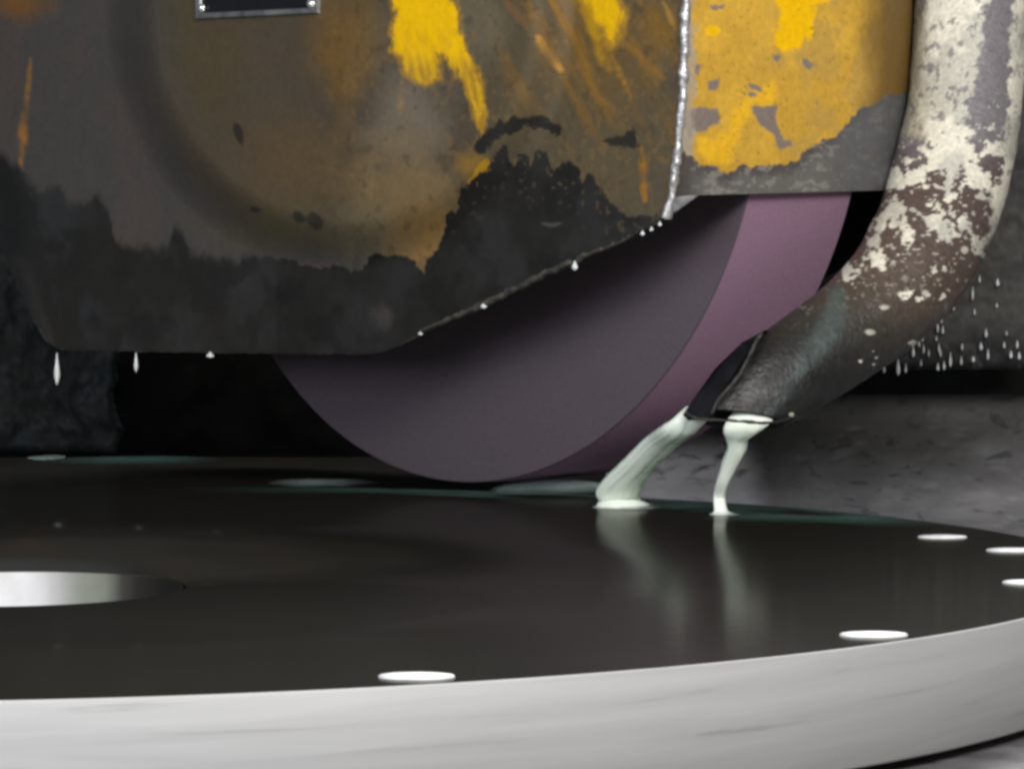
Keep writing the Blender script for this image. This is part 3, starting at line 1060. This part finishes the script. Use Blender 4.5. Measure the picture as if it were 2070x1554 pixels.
def paint_pipe(X, Y):
    n_m = fbm(X / 60, Y / 70, 141, 4); n_s = fbm(X / 15, Y / 17, 142, 4)
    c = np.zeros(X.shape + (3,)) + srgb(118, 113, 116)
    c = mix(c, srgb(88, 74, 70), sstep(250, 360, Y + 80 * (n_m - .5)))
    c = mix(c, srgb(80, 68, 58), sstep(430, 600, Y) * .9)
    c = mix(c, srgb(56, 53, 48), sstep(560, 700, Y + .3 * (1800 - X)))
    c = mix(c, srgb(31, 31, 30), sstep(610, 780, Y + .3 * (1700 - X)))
    white = srgb(218, 213, 196); dull = srgb(176, 174, 162)
    # where the paint still holds
    cen = interp(Y, [(-330, 0), (1200, 0)])
    warp = 36 * (fbm(X / 22, Y / 26, 143, 3) - .5) + 18 * (fbm(X / 7, Y / 9, 144, 3) - .5)
    xb = interp(Y, [(-330, 1995), (0, 1994), (60, 1990), (120, 1978), (180, 1966), (230, 1950), (262, 1920), (290, 1885), (330, 1800)])
    inner = sstep(-4, 4, xb - X + warp) * sstep(284, 270, Y + warp * .8)
    strip = interp(Y, [(-330, 2062), (0, 2058), (100, 2044), (200, 2038), (260, 2028), (320, 2030), (400, 2010), (470, 1990), (520, 1990), (560, 2100)])
    outer = sstep(-4, 4, X + warp * 1.1 - strip) * sstep(520, 440, Y)
    # flaked transition
    f = fbm(X / 30, Y / 30, 145, 4) + .35 * (fbm(X / 9, Y / 9, 146, 3) - .5)
    thr = interp(Y, [(220, .62), (280, .51), (330, .475), (420, .48), (480, .50), (540, .565), (600, .72), (650, .80)]) + .0011 * np.abs(X - interp(Y, [(270, 1920), (400, 1885), (520, 1850)])) * 1.0 - .05
    flake = sstep(-.012, .012, f - thr) * sstep(215, 262, Y)
    chips = sstep(.715, .735, fbm(X / 8, Y / 9, 147, 2)) * sstep(700, 380, Y) * sstep(150, 260, Y)
    holes = sstep(.66, .68, fbm(X / 12, Y / 15, 149, 3))
    pm = np.clip(np.maximum.reduce([inner * (1 - .8 * holes), outer * (1 - .5 * holes), flake, chips * .8]), 0, 1)
    wc = np.zeros(X.shape + (3,)) + white
    wc = mix(wc, dull, sstep(.42, .6, n_m) * .8)
    wc = mix(wc, srgb(150, 140, 118), sstep(1885, 1850, X + 30 * (n_s - .5) - .0 * Y) * sstep(320, 280, Y) * .8)
    c = mix(c, wc, pm)
    for a, b, rx, ry in ((1788, 621, 9, 5), (1758, 672, 10, 6), (1870, 592, 7, 6), (1950, 505, 8, 8), (1600, 838, 6, 5), (1430, 690, 6, 5)):
        c = mix(c, srgb(190, 186, 172), sstep(1.2, .7, np.hypot((X - a) / rx, (Y - b) / ry) + .6 * (n_s - .5)) * .9)
    # green run of coolant over the nozzle
    g = polydist(X, Y, [(1692, 590), (1684, 650), (1640, 720), (1590, 780), (1548, 846)], False)
    wid = interp(Y, [(560, 16), (640, 34), (700, 30), (780, 14), (860, 10)])
    c = mix(c, srgb(74, 84, 82), sstep(1.25, .2, g / wid + .6 * (n_s - .5)) * .75)
    c = mix(c, srgb(28, 29, 31), sstep(.55, .66, fbm(X / 34, Y / 60, 151, 3)) * sstep(640, 760, Y) * .7)
    return c


pipe = thing('coolant_pipe', at(np.array(1560.), np.array(860.), np.array(13.82)), 'thick bent coolant pipe with flaking white paint and flattened nozzle', 'pipe')
NS = 520
cut = 0.70


def wobf(A, th):
    s = np.linspace(0, 1, len(A))[:, None]
    return (1 - .7 * sstep(.6, .8, s)) * 0.010 * H * (fbm(s * 26, np.cos(th)[None] * 2 + 3 + 0 * s, 161, 3) - .5) + (1 - .85 * sstep(.55, .75, s)) * 0.006 * H * (fbm(s * 70, np.sin(th)[None] * 5 + np.cos(th)[None] * 5, 163, 2) - .5)


PP = sweep_pts(SEC, NS, 240, 2.15, wobf)
k = int(NS * cut)
a, b = PP[:k + 1], PP[k:]
x_, y_ = project(a)
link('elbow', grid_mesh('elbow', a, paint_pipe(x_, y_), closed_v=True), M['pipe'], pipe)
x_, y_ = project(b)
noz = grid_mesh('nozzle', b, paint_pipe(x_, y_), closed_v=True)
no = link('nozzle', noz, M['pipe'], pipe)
# wall thickness at the mouth: inner skin turned back inside
ins = b[-1].mean(0) + (b[-1] - b[-1].mean(0)) * 0.84
ins2 = b[-60].mean(0) + (b[-60] - b[-60].mean(0)) * 0.7
link('mouth', grid_mesh('mouth', np.stack([b[-1], ins, ins2, ins2.mean(0) + 0 * ins2 + (ins2 - ins2.mean(0)) * .01]), closed_v=True), M['inside'], no)

# bent deflector strip clamped along the upper side of the nozzle
def slab(name, pts, Yn, thick, mat, parent):
    bm = bmesh.new()
    A = [at(np.array(float(x)), np.array(float(y)), np.array(z)) for x, y, z in pts]
    f0 = [bm.verts.new(p) for p in A]
    f1 = [bm.verts.new(p + np.array([0.3 * thick, thick, 0])) for p in A]
    bm.faces.new(f0); bm.faces.new(f1[::-1])
    n = len(A)
    for i in range(n):
        bm.faces.new((f0[i], f0[(i + 1) % n], f1[(i + 1) % n], f1[i]))
    return link(name, bm_mesh(name, bm), mat, parent, smooth=False)


slab('deflector', [(1545, 668, 13.22), (1500, 692, 13.12), (1446, 744, 13.08), (1406, 800, 13.08), (1380, 838, 13.08), (1392, 850, 13.06), (1436, 846, 13.04), (1444, 812, 13.04), (1476, 768, 13.06), (1512, 712, 13.08)], 0, 0.08 * H, M['rubber'], no)
# raised seam where the flattened halves of the nozzle meet, and the ragged rim of its mouth
lp = catmull([(1540, 674, 13.07), (1524, 700, 13.04), (1506, 738, 13.03), (1484, 772, 13.02), (1454, 806, 13.01), (1438, 836, 13.01)], 60)
bead('seam_ridge', at(lp[:, 0], lp[:, 1], lp[:, 2]), 0.009 * H, M['pipe_bare'], no, 0.9, 21)
mq = catmull([(1386, 836, 13.04), (1404, 847, 13.02), (1440, 851, 13.00), (1500, 854, 12.98), (1552, 858, 13.00), (1600, 848, 13.13)], 80)
bead('mouth_rim', at(mq[:, 0], mq[:, 1] - 3, mq[:, 2]), 0.0065 * H, M['pipe_bare'], no, 0.9, 23)

# ================================================================== coolant
def stream(name, sec, label, n=90, seg=72, seed=0, amp=0.010):
    def wb(A, th):
        s = np.linspace(0, 1, len(A))[:, None]
        return amp * H * (fbm(s * 5 + seed, np.cos(th)[None] * 2.2 + 5 + 0 * s, 171 + seed, 3) - .5) + 0.010 * H * (fbm(s * 2.2, 4 * np.cos(th)[None] + 2.5 * np.sin(th)[None] + 9 + 0 * s, 177 + seed, 3) - .5) * np.clip(s * 6, 0, 1)
    P = sweep_pts(sec, n, seg, 2.0, wb)
    P = np.concatenate([P[:1].mean(1, keepdims=True) + 0 * P[:1], P, P[-1:].mean(1, keepdims=True) + 0 * P[-1:]], 0)
    o = link(name, grid_mesh(name, P, closed_v=True), M['coolant'])
    tag(o, label, 'coolant', 'coolant streams from the nozzle')
    return o


stream('coolant_stream', [((1384, 822), (1436, 838), .4, 13.24), ((1364, 842), (1428, 852), .45, 13.2), ((1338, 864), (1412, 866), .5, 13.22), ((1302, 890), (1378, 892), .5, 13.4), ((1254, 938), (1336, 930), .5, 13.58), ((1220, 970), (1308, 964), .5, 13.7), ((1204, 992), (1294, 992), .5, 13.78),
                          ((1210, 1010), (1294, 1010), .6, 13.82), ((1204, 1021), (1318, 1020), .8, 13.82), ((1190, 1026), (1344, 1026), .9, 13.82)],
       'thick slanting milky coolant jet falling beside the mauve wheel', seed=1)
stream('coolant_stream', [((1480, 836), (1560, 838), .35, 13.16), ((1468, 852), (1562, 852), .35, 13.12), ((1462, 868), (1546, 864), .4, 13.12), ((1466, 884), (1516, 884), .6, 13.16), ((1470, 904), (1508, 912), .8, 13.2), ((1458, 938), (1492, 940), .8, 13.26), ((1449, 968), (1476, 972), .8, 13.31),
                          ((1443, 1000), (1466, 1002), .8, 13.38), ((1444, 1022), (1468, 1024), .9, 13.37), ((1444, 1034), (1476, 1034), 1.0, 13.37), ((1432, 1040), (1500, 1040), 1.0, 13.37)],
       'thin wavering milky coolant trickle hanging from the right end of the nozzle', seed=4)


def puddle(name, px, py, rx, ry, label, mat, h=0.012, seed=0, rot=0.0, z=0.0, strong=0.6):
    """low liquid blob lying on the disc: rx, ry are its half sizes across and in depth, in camera heights"""
    p = onz(np.array(float(px)), np.array(float(py)), z)
    th = np.linspace(0, 2 * np.pi, 64, endpoint=False)
    rr = np.linspace(0, 1, 12)
    edge = 0.8 + 0.4 * fbm(np.cos(th) * 1.6 + 9, np.sin(th) * 1.6 + seed, 181 + seed, 3)
    P = np.zeros((12, 64, 3))
    lx = rr[:, None] * edge * np.cos(th) * rx * H
    ly = rr[:, None] * edge * np.sin(th) * ry * H
    P[..., 0] = lx * math.cos(rot) - ly * math.sin(rot)
    P[..., 1] = lx * math.sin(rot) + ly * math.cos(rot)
    P[..., 2] = h * H * (1 - rr[:, None] ** 2) ** 0.6 + 0.0006
    me = grid_mesh(name, P, closed_v=True, flip=True)
    fa = me.attributes.new('film', 'FLOAT', 'POINT')
    fv = np.clip((1 - rr[:, None] ** 1.4) * (0.55 + 0.6 * strong) * (0.75 + 0.6 * (fbm(lx / H * 7, ly / H * 7 + seed, 191) - .3)), 0, 1)
    fa.data.foreach_set('value', fv.ravel().astype(np.float32))
    o = link(name, me, mat)
    o.location = p
    tag(o, label, 'coolant puddle', 'coolant puddles on and behind the disc')
    return o


puddle('coolant_puddle_or_glint', 1272, 1024, 0.135, 0.12, 'white ring of splashed coolant where the thick jet lands', M['coolant'], 0.014, 1)
puddle('coolant_puddle_or_glint', 1130, 996, 0.34, 0.16, 'pale green coolant streak between wheel bottom and thick jet', M['film'], 0.062, 2, 0.0, 0.0, 1.6)
puddle('coolant_puddle_or_glint', 1600, 1051, 0.42, 0.22, 'dark green coolant film right of the thin trickle', M['film_dark'], 0.012, 3, -0.35)
puddle('coolant_puddle_or_glint', 655, 977, 0.30, 0.34, 'bluish pale coolant film with painted glint left of the wheel on the rear edge', M['film'], 0.010, 4, 0.0, -0.028)  # pale colour stands for the glint on the wet film
puddle('coolant_puddle_or_glint', 270, 932, 0.52, 0.50, 'long dull green coolant film along the ledge at the left', M['film_dark'], 0.010, 5, 0.0, -0.028)
puddle('coolant_puddle_or_glint', 95, 926, 0.11, 0.24, 'small white painted glint at the far left on the ledge', M['coolant'], 0.008, 6, 0.0, -0.028)  # white blob painted as a highlight on the wet ledge

# thin ring of coolant thrown out against the rear rim of the disc
na, nr2 = 260, 10
aa = np.linspace(math.radians(18), math.radians(140), na)[:, None] + np.zeros((1, nr2))
bb = np.linspace(0, 1, nr2)[None, :] + np.zeros((na, 1))
wdt = 0.30 + 0.35 * fbm(aa * 4, aa * 0, 211, 3)
rad = (3.95 - wdt * bb) * H
RP = np.stack([DC[0] + rad * np.cos(aa), DC[1] + rad * np.sin(aa), 0.0008 + 0.008 * H * np.sin(np.pi * bb)], -1)
fm = grid_mesh('coolant_film', RP)
fa = fm.attributes.new('film', 'FLOAT', 'POINT')
fv = np.sin(np.pi * bb) ** 0.8 * sstep(.30, .62, fbm(aa * 9, bb * 1.5, 213, 3)) * sstep(18, 30, np.degrees(aa)) * sstep(88, 62, np.degrees(aa))
fa.data.foreach_set('value', fv.ravel().astype(np.float32))
fo = link('coolant_film', fm, M['film_dark'])
tag(fo, 'dark teal ring of coolant wetting the rear rim of the disc behind the streams', 'coolant film')

# ================================================================== drops
dprof = [(0.0002, 0.0)]
for t in np.linspace(0.05, 1, 9):
    dprof.append((0.5 * math.sin(math.pi * t ** 1.7) * 0.9 + 0.12 * (1 - t), -t))
dprof[-1] = (0.0002, -1.0)
drop_me = lathe('water_drop', dprof, 14)
drop_me.materials.append(M['drop'])
drop_me.polygons.foreach_set('use_smooth', np.ones(len(drop_me.polygons), bool))


def drop(p, wd, ln, label, group):
    o = bpy.data.objects.new('water_drop', drop_me)
    COL.objects.link(o)
    o.location = p
    o.scale = (wd * H, wd * H, ln * H)
    tag(o, label, 'drop', group)
    return o


u = lambda n, z: n * z / FPX          # photograph pixels at depth z, in camera heights
drop(gp(np.array(115.), np.array(712.), np.array(0.0)), u(13, 15.5), u(70, 15.5), 'long white drop hanging under the guard at the far left', 'drops under the guard')
drop(gp(np.array(275.), np.array(712.), np.array(0.0)), u(9, 15.3), u(42, 15.3), 'thin short drop under the guard, second from the left', 'drops under the guard')
drop(gp(np.array(1162.), np.array(527.), np.array(0.0)), u(12, 14.6), u(19, 14.6), 'round bright drop under the sloping guard edge above the wheel', 'drops under the guard')
for px, py, wd, ln, lab in ((1299, 466, 9, 10, 'lowest of three tiny beads at the guard tip beside the yellow side plate'), (1317, 458, 7, 9, 'middle of three tiny beads at the guard tip beside the yellow side plate'),
                            (1334, 447, 8, 10, 'topmost of three tiny beads at the guard tip beside the yellow side plate'), (425, 711, 18, 14, 'flat dull bead under the straight lower edge of the guard'),
                            (978, 612, 14, 12, 'dull bead halfway up the sloping lower edge of the guard'), (850, 670, 10, 8, 'dull bead at the bottom of the sloping guard edge')):
    drop(gp(np.array(float(px)), np.array(float(py)), np.array(0.0)), u(wd, 14.6), u(ln, 14.6),
         lab, 'beads on the guard edge')
SPECIAL = {(450, 1320): 'largest brightest drop, hanging just behind the underside of the pipe bend',
           (860, 1260): 'long bright drop hanging in the middle of the dripping machine head edge',
           (568, 1200): 'square bright drop tucked against the underside of the pipe bend',
           (1230, 660): 'dull smeared drop alone high on the wet machine head at the right',
           (1035, 740): 'tall thin drop high beside the outer curve of the pipe'}
for zx, zy, wd, ln in ((340, 1335, 5, 16), (450, 1320, 10, 28), (510, 1330, 5, 18), (568, 1200, 8, 20), (640, 1090, 5, 15), (615, 1140, 5, 12), (650, 1180, 5, 16), (690, 1210, 4, 14), (760, 1010, 6, 18),
                       (800, 1030, 6, 15), (750, 1100, 4, 10), (770, 1170, 5, 18), (783, 1212, 5, 14), (860, 1260, 7, 26), (810, 1312, 7, 16), (762, 1322, 7, 14), (952, 1165, 5, 12), (945, 1272, 5, 16),
                       (1040, 1262, 9, 10), (1100, 1160, 9, 14), (1155, 1220, 6, 20), (1140, 1055, 7, 16), (1282, 1150, 5, 12), (1385, 1145, 6, 14), (1335, 1225, 8, 14), (1400, 1235, 7, 14),
                       (1035, 740, 6, 24), (1090, 630, 5, 14), (1230, 660, 10, 14), (1050, 890, 4, 12), (885, 860, 5, 10), (690, 1030, 5, 12), (790, 955, 5, 12), (1300, 1060, 4, 9), (630, 1290, 4, 12), (1225, 840, 5, 9)):
    px, py = 1700 + zx / 3.884, 400 + zy / 3.884 - ln / 2
    p = at(np.array(px), np.array(py), np.array(16.06))
    drop(p, u(wd * .85, 16), u(ln * 1.2, 16), SPECIAL.get((zx, zy), 'small bright drop on the wet dark machine head right of the pipe'), 'drops on the wet machine head')
